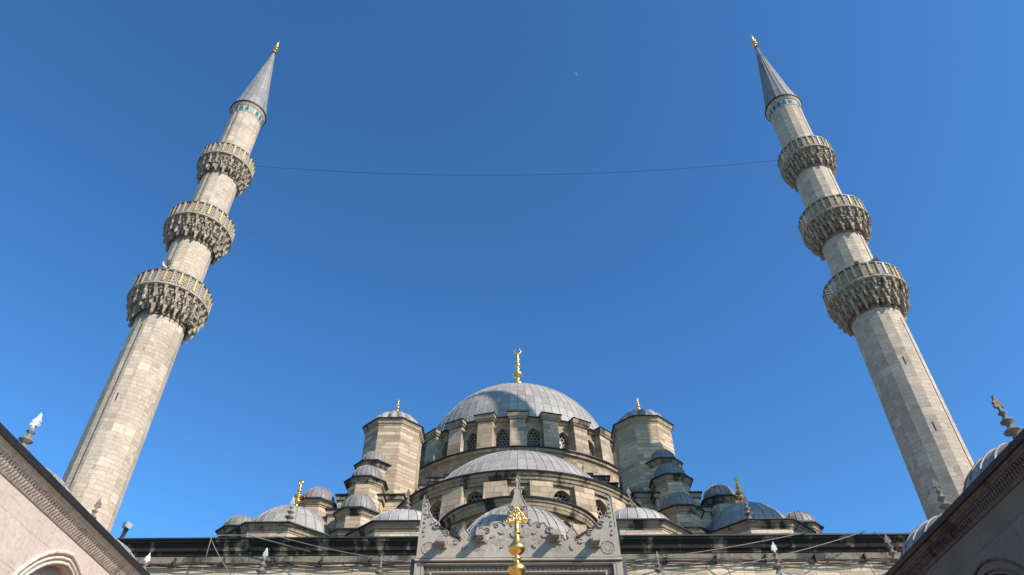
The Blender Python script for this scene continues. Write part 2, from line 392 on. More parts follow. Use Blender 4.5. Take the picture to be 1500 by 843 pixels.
def stone_finial(parent, c, z, H, pale_tip=False, tilt=0.0, mat='fin_stone'):
    """turned stone baluster with a leaf-shaped tip"""
    R = 0.118 * H / 1.2
    prof = [(R * 2.2, -0.06), (R * 1.9, 0.0), (R * 1.1, 0.10 * H), (R * 0.62, 0.20 * H), (R * 0.55, 0.25 * H), (R * 1.45, 0.29 * H), (R * 1.5, 0.31 * H), (R * 0.95, 0.345 * H), (R * 0.55, 0.38 * H),
            (R * 0.48, 0.44 * H), (R * 1.12, 0.475 * H), (R * 1.15, 0.495 * H), (R * 0.7, 0.525 * H), (R * 0.42, 0.56 * H), (R * 0.38, 0.61 * H), (R * 0.72, 0.64 * H), (R * 0.72, 0.655 * H), (R * 0.3, 0.69 * H), (R * 0.22, 0.76 * H)]
    o = lathe_obj('finial', parent, prof, (0, 0), 0, mat, 12)
    m = MB()
    poly = [(-0.03, 0.70), (0.03, 0.70), (0.035, 0.765), (0.085, 0.75), (0.115, 0.80), (0.07, 0.825), (0.10, 0.86), (0.045, 0.90), (0.0, 1.0),
            (-0.045, 0.90), (-0.10, 0.86), (-0.07, 0.825), (-0.115, 0.80), (-0.085, 0.75), (-0.035, 0.765)]
    m.extrude_xz([(x * H * 0.72, zz * H) for x, zz in poly], -0.025 * H, 0.025 * H)
    m.build('leaf_tip', 'fin_glint' if pale_tip else mat, o)
    o.location = (c[0], c[1], z); o.rotation_euler = (0, tilt, random.uniform(-0.5, 0.5))
    return o

def arch_pts(hw, zs, za, n=8):
    """pointed arch outline from left spring to right spring, [(x,z)]"""
    H = za - zs
    # two-centred: circle centre at (d, zs) radius hw+d
    d = (H * H - hw * hw) / (2 * hw); R = hw + d; d = max(d, 0.0)
    a_top = atan2(H, d) if d > 0 else pi / 2
    right = [(-d + R * cos(a_top * i / n), zs + R * sin(a_top * i / n)) for i in range(n + 1)]
    right[-1] = (0.0, za)
    left = [(-x, z) for x, z in right[::-1]][::-1]
    left = [(-x, z) for x, z in right]
    return left + right[::-1][1:]

def arch_panel(m, w, z0, z1, hw, zb, zs, za, t, place, back=True):
    """wall bay of width w with a pointed opening, thickness t. place(x, depth, z) -> world"""
    A = arch_pts(hw, zs, za); inner = [(-hw, zb)] + A + [(hw, zb)]
    n = len(inner)
    outer = []
    for i, (x, z) in enumerate(inner):
        if i == 0: outer.append((-w / 2, zb))
        elif i == n - 1: outer.append((w / 2, zb))
        else:
            k = i / (n - 1)
            # walk: up the left side, along the top, down the right
            if k < 0.25: outer.append((-w / 2, z0 + (z1 - z0) * min(1, max(0, (z - z0) / (z1 - z0)) * 1.0)) if False else (-w / 2, zb + (z1 - zb) * (k / 0.25)))
            elif k <= 0.75: outer.append((-w / 2 + w * (k - 0.25) / 0.5, z1))
            else: outer.append((w / 2, zb + (z1 - zb) * ((1 - k) / 0.25)))
    # insert exact corners
    ci = min(range(n), key=lambda i: abs(i / (n - 1) - 0.25)); outer[ci] = (-w / 2, z1)
    cj = min(range(n), key=lambda i: abs(i / (n - 1) - 0.75)); outer[cj] = (w / 2, z1)
    for d in ((0, t) if back else (0,)):
        i0 = m.add([place(x, d, z) for x, z in inner]); j0 = m.add([place(x, d, z) for x, z in outer])
        for k in range(n - 1):
            q = (i0 + k, i0 + k + 1, j0 + k + 1, j0 + k); uv = [inner[k], inner[k + 1], outer[k + 1], outer[k]]
            m.face(q if d else q[::-1], [(a + 0.0, b) for a, b in (uv if d else uv[::-1])])
        if zb > z0 + 1e-3:
            p = [(-w / 2, z0), (w / 2, z0), (w / 2, zb), (hw, zb), (-hw, zb), (-w / 2, zb)]
            b = m.add([place(x, d, z) for x, z in p]); ids = [b + k for k in range(6)]
            m.face(ids if d == 0 else ids[::-1], p if d == 0 else p[::-1])
    a = m.add([place(x, 0, z) for x, z in inner]); b = m.add([place(x, t, z) for x, z in inner]); L = 0
    for k in range(n - 1):
        seg = math.hypot(inner[k + 1][0] - inner[k][0], inner[k + 1][1] - inner[k][1])
        m.face((a + k, b + k, b + k + 1, a + k + 1), [(0, L), (t, L), (t, L + seg), (0, L + seg)]); L += seg
    m.face((a, a + n - 1, b + n - 1, b))

def radial_place(c, R, ang):
    """panel frame on a circle; ang = angle of the outward normal from -Y, x to the right when seen from outside"""
    nx, ny = sin(ang), -cos(ang); tx, ty = cos(ang), sin(ang)
    def f(x, d, z): return (c[0] + nx * (R - d) + tx * x, c[1] + ny * (R - d) + ty * x, z)
    return f

def window(parent, place, hw, zb, zs, za, depth):
    A = arch_pts(hw + 0.01, zs, za + 0.01); inner = [(-hw - 0.01, zb)] + A + [(hw + 0.01, zb)]
    m = MB(); i = m.add([place(x, depth, z) for x, z in inner]); m.face(range(i, i + len(inner)), inner)
    g = m.build('window', 'grille', parent)
    r = MB()       # rim of the stone grille
    r.tube([place(x * 0.97, depth - 0.02, zb + (z - zb) * 0.985) for x, z in inner], 0.035, 4)
    r.build('window_frame', 'cornice_light', g)
    p = MB(); i = p.add([place(x, depth + 0.16, z) for x, z in inner]); p.face(range(i, i + len(inner)), inner)
    p.build('pane', 'glass', g)
    return g

def buttress(parent, c, ang, R0, R1t, R1b, w, zt, zb, mat='drum', name='buttress', capz=None):
    """pier between windows: outer face slopes from R1t at top to R1b at the foot"""
    nx, ny = sin(ang), -cos(ang); tx, ty = cos(ang), sin(ang)
    def P(x, r, z): return (c[0] + nx * r + tx * x, c[1] + ny * r + ty * x, z)
    m = MB(); h = w / 2
    i = m.add([P(-h, R0, zb), P(h, R0, zb), P(h, R1b, zb), P(-h, R1b, zb), P(-h, R0, zt), P(h, R0, zt), P(h, R1t, zt), P(-h, R1t, zt)])
    for q in ((0, 1, 2, 3), (4, 7, 6, 5), (3, 2, 6, 7), (1, 0, 4, 5), (2, 1, 5, 6), (0, 3, 7, 4)): m.face([i + k for k in q])
    return m.build(name, mat, parent), P

# ------------------------------------------------------------------ ground
g = MB(); g.box(-900, 900, -900, 900, -0.5, 0.0); struct(g.build('ground', 'city_ground'))
g = MB(); g.box(-12.2, 12.2, -14, 26.0, 0.0, 0.012); struct(g.build('courtyard_floor', 'paving'))

# ================================================================== MOSQUE
mosque = thing('mosque', 'great stone mosque with stacked grey lead domes filling the centre', 'mosque')

# --- prayer hall body and front cornice
FY = 32.4
b = MB(); b.box(-19.6, 19.6, FY, 76, 0, 15.2); b.build('wall', 'wall', mosque)
m = MB()
m.profile_x([(FY + 0.1, 14.50), (FY - 0.03, 14.50), (FY - 0.06, 14.84), (FY + 0.1, 14.86)], -19.7, 19.7); m.build('frieze', 'frieze', mosque)
m = MB()
m.profile_x([(FY + 0.1, 14.84), (FY - 0.09, 14.86), (FY - 0.13, 15.0), (FY - 0.20, 15.03), (FY - 0.24, 15.2), (FY - 0.34, 15.36), (FY - 0.40, 15.38), (FY - 0.42, 15.48), (FY + 0.1, 15.48)], -19.8, 19.8)
co = m.build('cornice', 'cornice_black', mosque)
m = MB(); m.profile_x([(FY + 0.5, 15.48), (FY - 0.47, 15.482), (FY - 0.47, 15.55), (FY + 0.5, 15.72)], -19.85, 19.85); m.build('lead_edge', 'lead_edge', co)
m = MB(); m.box(-19.5, 19.5, FY + 0.5, 75.9, 15.2, 15.75); m.build('roof', 'lead_edge_grey', mosque)

# --- square mass carrying the dome, with stepped shoulders
m = MB(); m.box(-8.6, 8.6, 45.9, 63, 15.7, 25.0); m.box(-8.9, 8.9, 45.4, 63, 15.7, 22.5); m.build('tympanum_block', 'drum', mosque)
steps = [(4.9, 25.55, 44.9), (6.0, 25.2, 44.6), (6.45, 24.55, 44.35), (7.0, 23.9, 44.1), (7.55, 23.25, 43.85)]
for i, (sx, sz, sy) in enumerate(steps):
    m = MB(); m.box(-sx, sx, sy + 0.12, 46.5, 19.0, sz - 0.05); st = m.build('stepped_shoulder', 'drum', mosque)
    m = MB(); m.box(-sx - 0.10, sx + 0.10, sy + 0.02, 46.4, sz - 0.32, sz - 0.10); m.build('cornice', 'cornice', st)
    m = MB(); m.box(-sx - 0.16, sx + 0.16, sy - 0.06, 46.4, sz - 0.10, sz - 0.02); m.build('lead_edge', 'lead_edge', st)

# --- main dome and drum
DC = (0.0, 55.95)
ring = MB(); ring.lathe([(9.22, 25.43), (9.58, 27.66), (9.69, 27.97), (9.84, 28.02), (9.89, 28.23), (8.70, 28.23)], 96, DC, cap0=False, cap1=False); rg = ring.build('drum_base', 'drum', mosque)
e = MB(); e.lathe([(9.74, 28.23), (10.01, 28.23), (10.01, 28.31), (8.81, 28.56)], 96, DC, cap0=False, cap1=False); e.build('lead_edge', 'lead_edge', rg)
RW = 8.86; wbay = 2 * RW * tan(radians(7.5))
dm = MB()
for k in range(24):
    a = radians(7.5 + 15 * k)
    arch_panel(dm, wbay, 28.12, 31.18, 0.49, 28.48, 29.73, 30.45, 0.45, radial_place(DC, RW, a), back=False)
drum = dm.build('drum', 'drum', mosque)
for k in range(-6, 6):
    window(mosque, radial_place(DC, RW, radians(7.5 + 15 * k)), 0.49, 28.48, 29.73, 30.45, 0.28)
cm = MB(); cm.lathe([(8.70, 30.73), (8.93, 30.75), (8.97, 30.92), (9.06, 30.97), (9.18, 31.17), (8.60, 31.17)], 24, DC, radians(0) - pi / 2, radians(360) - pi / 2, cap0=False, cap1=False)
cm2 = cm.build('cornice', 'cornice_light', mosque)
e = MB(); e.lathe([(8.91, 31.17), (9.27, 31.17), (9.29, 31.25), (7.56, 31.64)], 24, DC, -pi / 2, 1.5 * pi, cap0=False, cap1=False); e.build('lead_edge', 'lead_edge', cm2)
for k in range(24):
    a = radians(15 * k)
    if cos(a) < -0.25: continue
    bt, P = buttress(mosque, DC, a, 8.6, 9.38, 9.55, 1.16, 30.88, 28.2)
    for (name, mat, hh, r, za, zb_) in (('buttress_capital', 'cornice_light', 0.69, 9.55, 30.88, 31.04), ('buttress_capital', 'cornice_light', 0.77, 9.66, 31.04, 31.30), ('lead_edge', 'lead_edge', 0.82, 9.72, 31.30, 31.37)):
        m = MB(); i = m.add([P(-hh, 8.5, za), P(hh, 8.5, za), P(hh, r - 0.08, za), P(-hh, r - 0.08, za), P(-hh, 8.5, zb_), P(hh, 8.5, zb_), P(hh, r, zb_), P(-hh, r, zb_)])
        for q in ((3, 2, 1, 0), (4, 5, 6, 7)[::1], (3, 7, 6, 2)[::-1], (1, 5, 4, 0), (2, 6, 5, 1)[::-1], (0, 4, 7, 3)[::-1]): m.face([i + j for j in q])
        m.build(name, mat, bt)
d = dome('main_dome', mosque, DC, 30.79, 8.09, 8.09, 72, 'lead', 0.024, seg=2)
gold_finial(d, DC, 38.8, 6.0, 0.50)

# --- front half dome
HC = (0.0, 44.5)
hd = dome('half_dome', mosque, HC, 19.0, 7.0, 7.0, 34, 'lead', 0.026, half=(pi, 2 * pi), seg=3)
m = MB()
hb = 2 * 7.6 * tan(radians(9.25))
for k in range(-5, 6):
    arch_panel(m, hb, 17.0, 21.0, 0.52, 18.2, 19.85, 20.45, 0.5, radial_place(HC, 7.6, radians(18.5 * k)), back=False)
hw_ = m.build('half_dome_wall', 'drum', mosque)
for k in range(-4, 5):
    window(mosque, radial_place(HC, 7.6, radians(18.5 * k)), 0.52, 18.2, 19.85, 20.45, 0.32)
for k in range(-5, 5):
    buttress(mosque, HC, radians(18.5 * (k + 0.5)), 7.2, 7.86, 8.12, 1.28, 20.72, 18.3)
m = MB(); m.lathe([(7.1, 20.62), (7.74, 20.64), (7.78, 20.80), (7.84, 20.83), (7.88, 21.0), (7.96, 21.04), (8.0, 21.20), (7.0, 21.20)], 64, HC, pi - 0.25, 2 * pi + 0.25, cap0=False, cap1=False, uref=7.6)
hc = m.build('cornice', 'cornice', mosque)
m = MB(); m.lathe([(7.6, 21.20), (8.08, 21.20), (8.10, 21.27), (6.6, 21.75)], 64, HC, pi - 0.25, 2 * pi + 0.25, cap0=False, cap1=False); m.build('lead_edge', 'lead_edge', hc)

# --- lower exedra in front of the half dome
EC = (0.0, 38.8)
m = MB(); eb = 2 * 3.97 * tan(radians(19))
for k in range(-2, 3):
    arch_panel(m, eb, 14.8, 18.4, 0.53, 16.4, 17.3, 17.95, 0.5, radial_place(EC, 3.97, radians(38 * k)), back=False)
m.build('exedra_wall', 'drum', mosque)
for k in range(-2, 3):
    window(mosque, radial_place(EC, 3.97, radians(38 * k)), 0.53, 16.4, 17.3, 17.95, 0.32)
m = MB(); m.lathe([(3.76, 18.08), (4.23, 18.10), (4.27, 18.24), (4.30, 18.27), (4.33, 18.43), (4.39, 18.46), (4.42, 18.60), (3.67, 18.60)], 56, EC, pi - 0.1, 2 * pi + 0.1, cap0=False, cap1=False, uref=4.4)
ec = m.build('cornice', 'cornice', mosque)
m = MB(); m.lathe([(4.25, 18.60), (4.50, 18.60), (4.52, 18.67), (3.09, 18.95), (0.10, 19.0)], 56, EC, pi - 0.1, 2 * pi + 0.1, cap0=False, cap1=False); m.build('lead_edge', 'lead_edge', ec)

# --- turrets: polygonal body + cornice + little ribbed dome
def turret(c, R, zt, zb, dr, dh, ribs=20, mat='lead_small', gad=0.0, depth=0.42, out_=0.28, fin=None, bodymat='turret', name='turret', base_step=None, phase=pi / 8, cmat='cornice', rib=0.028, dz=0.05, back=None):
    m = MB(); rb = R - out_
    m.lathe([(rb, zb), (rb, zt - depth)], 8, c, phase, phase + 2 * pi)
    t = m.build(name, bodymat, mosque)
    octa_eave('turret_cornice', t, c, R, zt, 8, phase, depth, out_, cmat)
    for ch in list(t.children):
        for c2 in list(ch.children): c2.parent = t      # keep the tree three deep
    if base_step:
        r2, z2 = base_step
        octa_eave('base_cornice', t, c, r2, z2, 8, phase, 0.4, 0.25, cmat)
        m = MB(); m.lathe([(r2 - 0.25, zb - 1.5), (r2 - 0.25, z2 - 0.38)], 8, c, phase, phase + 2 * pi); m.build('turret_base', bodymat, t)
        for ch in list(t.children):
            for c2 in list(ch.children): c2.parent = t
    if back:       # body longer towards the rear than it is wide, dome set further back
        for o in [t] + list(t.children):
            for v in o.data.vertices:
                if v.co.y > c[1]: v.co.y += back[0]
        c = (c[0] + back[2], c[1] + back[1])
    m = MB(); m.lathe([(dr * 1.04, zt + dz), (dr * 1.04, zt + dz + 0.12)], 24, c); m.build('dome_ring', mat, t)
    d = dome('turret_dome', t, c, zt + dz + 0.1, dr, dh, ribs, mat, 0, gad=gad, seg=6 if gad else 2)
    if rib and not gad:
        q = MB()
        for k in range(ribs):
            a = 2 * pi * k / ribs; pr = dome_prof(dr, dh, zt + dz + 0.1)[:-2 if k % 2 == 0 else -4]
            q.tube([(c[0] + (r + .3 * rib) * cos(a), c[1] + (r + .3 * rib) * sin(a), z) for r, z in pr], rib, 4)
        q.build('standing_seams', mat, t)
    if fin == 'gold': gold_finial(t, c, zt + dz + 0.1 + dh - 0.05, 1.5, 0.18, nb=3)
    elif fin == 'gold_big': gold_finial(t, c, zt + dz + 0.1 + dh - 0.05, 1.95, 0.29, nb=3, disc=True)
    elif fin == 'stone': stone_finial(t, c, zt + dz + 0.1 + dh - 0.03, 1.55)
    return t

for s in (-1, 1):
    # weight tower
    turret((s * 8.65, 44.6), 2.25, 28.55, 15.5, 1.66, 1.25, 14, 'lead', gad=0.17, depth=0.5, out_=0.24, fin='gold', name='weight_tower', cmat='cornice_light')
    # little domed turrets climbing towards it
    turret((s * 9.45, 43.2), 1.30, 25.05, 20.0, 0.93, 1.0, 22)
    turret((s * 9.42, 41.6), 1.38, 23.05, 18.5, 1.0, 1.1, 22)
    turret((s * 9.25, 39.8), 1.40, 20.15, 17.6, 1.04, 1.15, 20, base_step=(1.75, 18.75))
    turret((s * 12.3, 41.8), 1.32, 21.75, 18.9, 1.0, 1.05, 22, base_step=(1.7, 20.0))
    turret((s * 16.1, 40.6), 1.35, 19.5, 17.5, 1.05, 0.9, 20, base_step=(1.75, 18.6))
    # larger domes
    turret((s * 12.75, 38.1), 3.0, 17.85, 15.4, 2.72, 2.95, 26, 'lead', depth=0.45, out_=0.32, name='corner_dome_tower', fin='gold_big', bodymat='wall', rib=0.03, back=(3.4, 2.4, s * 0.4))
    turret((s * 6.0, 37.0), 3.05, 17.35, 15.4, 2.2, 1.42, 28, 'lead_white', depth=0.45, out_=0.32, name='side_dome_tower', fin='stone', bodymat='wall', rib=0.03)
    ct = [o for o in mosque.children if o.name.startswith('corner_dome_tower')][-1]
    stone_finial(ct, (s * 11.8, 35.65), 17.75, 1.55, s < 0)
    # buttress masses behind the turrets, stepped blocks with dark cornices
    for (x0, x1, y0, z) in ((8.3, 10.9, 41.2, 22.2), (8.6, 11.2, 40.6, 21.0), (9.6, 13.6, 41.2, 19.6), (7.2, 9.2, 42.0, 22.6)):
        m = MB(); m.box(min(s * x0, s * x1), max(s * x0, s * x1), y0, 46, 15.6, z - 0.35); bb = m.build('buttress_mass', 'turret', mosque)
        m = MB(); m.box(min(s * x0, s * x1) - 0.12, max(s * x0, s * x1) + 0.12, y0 - 0.12, 46, z - 0.35, z - 0.08); m.build('cornice', 'cornice', bb)
        m = MB(); m.box(min(s * x0, s * x1) - 0.20, max(s * x0, s * x1) + 0.20, y0 - 0.20, 46, z - 0.08, z); m.build('lead_edge', 'lead_edge', bb)

# ================================================================== MINARETS
def shaft_r(z):
    P = [(0, 1.62), (17, 1.43), (28, 1.36), (29.8, 1.29), (34, 1.26), (35.8, 1.22), (41, 1.2), (42.8, 1.16), (49.1, 1.13)]
    for (a, ra), (b_, rb) in zip(P, P[1:]):
        if z <= b_: return ra + (rb - ra) * (z - a) / (b_ - a)
    return 1.13

def balcony(parent, c, zt, R, mh):
    """zt = top of parapet, R = parapet radius, mh = height of the stalactite corbelling"""
    N = 16; ph = 1.0; zf = zt - ph; r0 = shaft_r(zf - mh)
    b = MB(); b.lathe([(shaft_r(zf) - 0.1, zf - 0.16), (R - 0.02, zf - 0.16), (R + 0.07, zf - 0.10), (R + 0.07, zf + 0.02), (R - 0.2, zf + 0.02)], N * 2, c, cap0=False, cap1=False)
    bal = b.build('balcony', 'muq', parent)
    # core of the corbelling, four flaring tiers
    T = 4; prof = [(r0 - 0.05, zf - mh - 0.12), (r0 + 0.05, zf - mh - 0.1), (r0 + 0.06, zf - mh)]
    for i in range(T):
        ra = r0 + (R - r0) * (i / T) ** 0.6; rb = r0 + (R - r0) * ((i + 1) / T) ** 0.6
        za = zf - mh + mh * i / T; zb = zf - mh + mh * (i + 1) / T - 0.0
        prof += [(ra + 0.01, za + 0.02), (ra + 0.03, za + (zb - za) * 0.55), (rb - 0.16, zb - 0.10)]
    prof += [(R - 0.1, zf - 0.16)]
    m = MB(); m.lathe(prof, 48, c, cap0=False, cap1=False); m.build('muqarnas_core', 'muq_shade', bal)
    # hanging pendants and niche ribs, alternating tier by tier
    m = MB()
    for i in range(T):
        n = (34, 38, 42, 48)[i]; off = 0.5 * (i % 2)
        rb = r0 + (R - r0) * ((i + 1) / T) ** 0.6; zb = zf - mh + mh * (i + 1) / T; th = mh / T
        for k in range(n):
            a = 2 * pi * (k + off) / n; big = (k % 2 == 0)
            wd = pi * rb / n * (0.78 if big else 0.52) * random.uniform(0.85, 1.1); L = th * (1.55 if big else 0.85) * random.uniform(0.7, 1.15)
            ro = rb + (0.02 if big else -0.04); ri = ro - 0.30 - 0.05 * i
            if random.random() < 0.06: L *= 0.5
            def P(x, r, z): return (c[0] + cos(a) * r - sin(a) * x, c[1] + sin(a) * r + cos(a) * x, z)
            # tapered bracket: wide at top, pointed drop at the bottom
            zt_ = zb - 0.02
            q = m.add([P(-wd, ri, zt_), P(wd, ri, zt_), P(wd, ro, zt_), P(-wd, ro, zt_),
                       P(-wd * .95, ri, zt_ - 0.10), P(wd * .95, ri, zt_ - 0.10), P(wd * .95, ro, zt_ - 0.10), P(-wd * .95, ro, zt_ - 0.10),
                       P(-wd * .38, ri + .05, zt_ - L * .6), P(wd * .38, ri + .05, zt_ - L * .6), P(wd * .38, ro - .06, zt_ - L * .6), P(-wd * .38, ro - .06, zt_ - L * .6),
                       P(-wd * .42, ro - .20, zt_ - L * .82), P(wd * .42, ro - .20, zt_ - L * .82), P(wd * .42, ro - .03, zt_ - L * .82), P(-wd * .42, ro - .03, zt_ - L * .82),
                       P(0, ro - .10, zt_ - L * 1.08)])
            m.face((q, q + 1, q + 2, q + 3))
            for l in range(3):
                for e in range(4): m.face((q + 4 * l + e, q + 4 * l + 4 + e, q + 4 * l + 4 + (e + 1) % 4, q + 4 * l + (e + 1) % 4))
            for e in range(4): m.face((q + 12 + e, q + 16, q + 12 + (e + 1) % 4))
    m.build('muqarnas', 'muq', bal)
    # parapet: pierced panels between posts
    m = MB()
    for k in range(N):
        a, a2 = 2 * pi * k / N, 2 * pi * (k + 1) / N; w = 2 * R * sin(pi / N)
        for r, fl in ((R, 0), (R - 0.09, 1)):
            p = [(c[0] + r * cos(t), c[1] + r * sin(t)) for t in (a, a2)]
            i = m.add([(*p[0], zf + .02), (*p[1], zf + .02), (*p[1], zt - .04), (*p[0], zt - .04)])
            uv = [(0, 0), (w, 0), (w, ph), (0, ph)]; ids = [i, i + 1, i + 2, i + 3]
            m.face(ids[::-1] if fl else ids, uv[::-1] if fl else uv)
    m.build('parapet', 'fret', bal)
    m = MB(); m.lathe([(R - 0.13, zt - 0.05), (R + 0.04, zt - 0.05), (R + 0.05, zt + 0.03), (R - 0.13, zt + 0.04)], N, c, cap0=False, cap1=False)
    m.lathe([(R - 0.13, zt + 0.04), (R - 0.13, zt - 0.05)], N, c, cap0=False, cap1=False); m.build('coping', 'lead_edge_grey', bal)
    for k in range(N):
        a = 2 * pi * k / N; m = MB()
        def P(x, r, z): return (c[0] + cos(a) * r - sin(a) * x, c[1] + sin(a) * r + cos(a) * x, z)
        q = m.add([P(x, r, z) for z in (zf, zt + 0.02) for r in (R - 0.10, R + 0.045) for x in (-0.045, 0.045)])
        for f_ in ((0, 2, 3, 1), (4, 5, 7, 6), (0, 1, 5, 4), (2, 6, 7, 3), (0, 4, 6, 2), (1, 3, 7, 5)): m.face([q + j for j in f_])
        m.build('parapet_post', 'muq', bal)
    for k in range(N):
        a = 2 * pi * (k + 0.5) / N; rr = R * cos(pi / N) + 0.03
        def P(x, r, z): return (c[0] + cos(a) * r - sin(a) * x, c[1] + sin(a) * r + cos(a) * x, z)
        g = MB(); q = g.add([P(x, r, z) for z in (zf + 0.14, zt - 0.02) for r in (rr - 0.03, rr + 0.03) for x in (-0.055, 0.055)])
        for f_ in ((0, 2, 3, 1), (4, 5, 7, 6), (0, 1, 5, 4), (2, 6, 7, 3), (0, 4, 6, 2), (1, 3, 7, 5)): g.face([q + j for j in f_])
        g.build('brass_strip', 'brass', bal)
    return bal

def minaret(s, label):
    c = (s * 20.56, 32.4)
    t = thing('minaret', label, 'minaret', 'minarets flanking the mosque')
    zs = [0, 6, 12, 17, 22, 28, 29.8, 34, 35.8, 41, 42.8, 46, 49.1]
    m = MB(); NS = 16
    prof = [(shaft_r(z) / cos(pi / NS) ** 0.5, z) for z in zs]
    m.lathe(prof, NS, c, 0, 2 * pi, cap0=False, cap1=False); m.build('shaft', 'minaret', t)
    balcony(t, c, 30.85, 2.20, 1.55); balcony(t, c, 36.95, 2.04, 1.45); balcony(t, c, 43.45, 1.81, 1.36)
    # tiled collar and cone
    m = MB(); m.lathe([(1.13, 48.25), (1.17, 48.3), (1.17, 48.35), (1.155, 48.36), (1.155, 49.0), (1.20, 49.05), (1.30, 49.25), (1.30, 49.32), (1.0, 49.32)], 32, c, cap0=False, cap1=False); m.build('collar', 'minaret', t)
    for k in range(18):
        a = 2 * pi * k / 18
        q = MB(); P = radial_place(c, 1.165, a); A = arch_pts(0.125, 48.75, 48.95, 5); pts = [(-0.125, 48.42)] + A + [(0.125, 48.42)]
        i = q.add([P(x, 0, z) for x, z in pts]); j = q.add([P(x, 0.06, z) for x, z in pts]); n = len(pts)
        q.face(range(i, i + n)); 
        for e in range(n): q.face((i + e, j + e, j + (e + 1) % n, i + (e + 1) % n))
        q.build('turquoise_tile', 'tile', t)
    m = MB(); m.lathe([(1.28, 49.30), (1.36, 49.30), (1.37, 49.40), (1.26, 49.5)], 32, c, cap0=False, cap1=False); m.build('cone_edge', 'lead_edge', t)
    m = MB(); n = 20; cp = [(1.30, 49.4), (1.24, 49.7), (1.13, 50.3), (0.93, 51.6), (0.70, 53.4), (0.45, 55.4), (0.24, 57.1), (0.10, 58.3), (0.07, 58.6)]
    m.lathe(cp, n, c, uref=0.52 * n / (2 * pi)); co = m.build('cone_roof', 'lead_cone', t)
    m = MB()
    for k in range(n):
        a = 2 * pi * k / n; m.tube([(c[0] + r * cos(a), c[1] + r * sin(a), z) for r, z in (cp if k % 2 == 0 else cp[:-2])], 0.026, 4)
    m.build('standing_seams', 'lead_cone', co)
    gold_finial(t, c, 58.5, 2.0, 0.21)
    # lightning conductor running down the shaft
    a = radians(-90 - 18) if s < 0 else radians(-90 - 2)
    a = radians(-98) if s < 0 else radians(-62)
    for (za, zb, nn) in ((49.0, 43.5, 10), (41.2, 37.0, 6), (34.6, 30.9, 6), (27.5, 2, 24)):
        m = MB(); pts = []
        for i in range(nn + 1):
            z = za + (zb - za) * i / nn; r = shaft_r(z) * (cos(pi / 16) ** 0.5) + 0.028; aa = a + random.uniform(-0.012, 0.012)
            pts.append((c[0] + r * cos(aa), c[1] + r * sin(aa), z))
        m.tube(pts, 0.015, 5); m.build('down_conductor', 'cable', t)
    # slit windows
    for z in ((24.5, 20.5) if s > 0 else (22.6,)):
        aa = radians(-102) if s > 0 else radians(-84); r = shaft_r(z)
        m = MB(); P = radial_place(c, r + 0.0, aa + pi / 2); i = m.add([P(x, d_, zz) for zz in (z - .25, z + .25) for d_ in (0.0, 0.1) for x in (-.03, .03)])
        for f_ in ((0, 2, 3, 1), (4, 5, 7, 6), (0, 1, 5, 4), (2, 6, 7, 3), (0, 4, 6, 2), (1, 3, 7, 5)): m.face([i + j for j in f_])
        m.build('slit_window', 'glass', t)
    return t
minaret(-1, 'sunlit pale stone minaret on the left, its cable reaching right from the top balcony')
minaret(1, 'right hand stone minaret with a shaded left flank beside the dark arcade')

# ================================================================== COURTYARD PORTICO (in front of the mosque)
portico = thing('entrance_portico', 'domed portico along the mosque front with tall carved marble crest over its middle bay', 'portico')
PY = 25.7
m = MB(); m.box(-11.9, 11.9, PY + 0.4, 32.3, 10.0, 10.45); m.build('roof', 'lead_edge_grey', portico)
m = MB()
for k in range(-2, 3):
    w = 4.7; arch_panel(m, w, 0, 10.1, 1.75, 0.01, 6.9, 9.0, 0.9, lambda x, d_, z, k=k, w=w: (k * 4.7 + x, PY + 0.35 + d_, z))
m.build('arcade_wall', 'marble', portico)
m = MB(); m.profile_x([(PY + 0.5, 10.0), (PY + 0.3, 10.0), (PY + 0.1, 10.3), (PY, 10.35), (PY, 10.5), (PY + 0.5, 10.5)], -11.9, 11.9); m.build('cornice', 'trim', portico)
def drum_dome(parent, c, z0, r, h, zr, fin_h, pale, tilt=0.0, mat='lead_white', fz=0.0):
    m = MB(); m.lathe([(r + 0.12, z0), (r + 0.12, zr - 0.12), (r + 0.20, zr - 0.08), (r + 0.20, zr)], 16, c); m.build('dome_drum', 'lead_edge_grey', parent)
    d = dome('dome', parent, c, zr, r, h, 24, mat, 0.035, seg=2)
    stone_finial(d, c, zr + h - 0.04 + fz, fin_h, pale, tilt); return d
for x, ft, pale in ((-10.2, 13.72, True), (-5.5, 13.45, False), (5.5, 13.5, False), (10.2, 13.85, True)):
    drum_dome(portico, (x, 28.8), 10.4, 2.05, 1.65, 10.75, ft - 12.36, pale, radians(2))
# raised middle bay
m = MB(); m.box(-3.62, 3.62, PY + 0.36, 31.2, 10.2, 12.1); m.build('raised_bay', 'crest', portico)
m = MB(); m.box(-3.72, 3.72, PY + 0.30, 31.3, 11.9, 12.08); m.build('lead_edge', 'lead_edge_grey', portico)
m = MB(); m.lathe([(2.75, 12.0), (2.75, 12.55)], 16, (0, 28.6)); m.build('dome_drum', 'lead_edge_grey', portico)
dome('raised_dome', portico, (0, 28.6), 12.55, 2.62, 2.55, 36, 'lead', 0.03, seg=2)

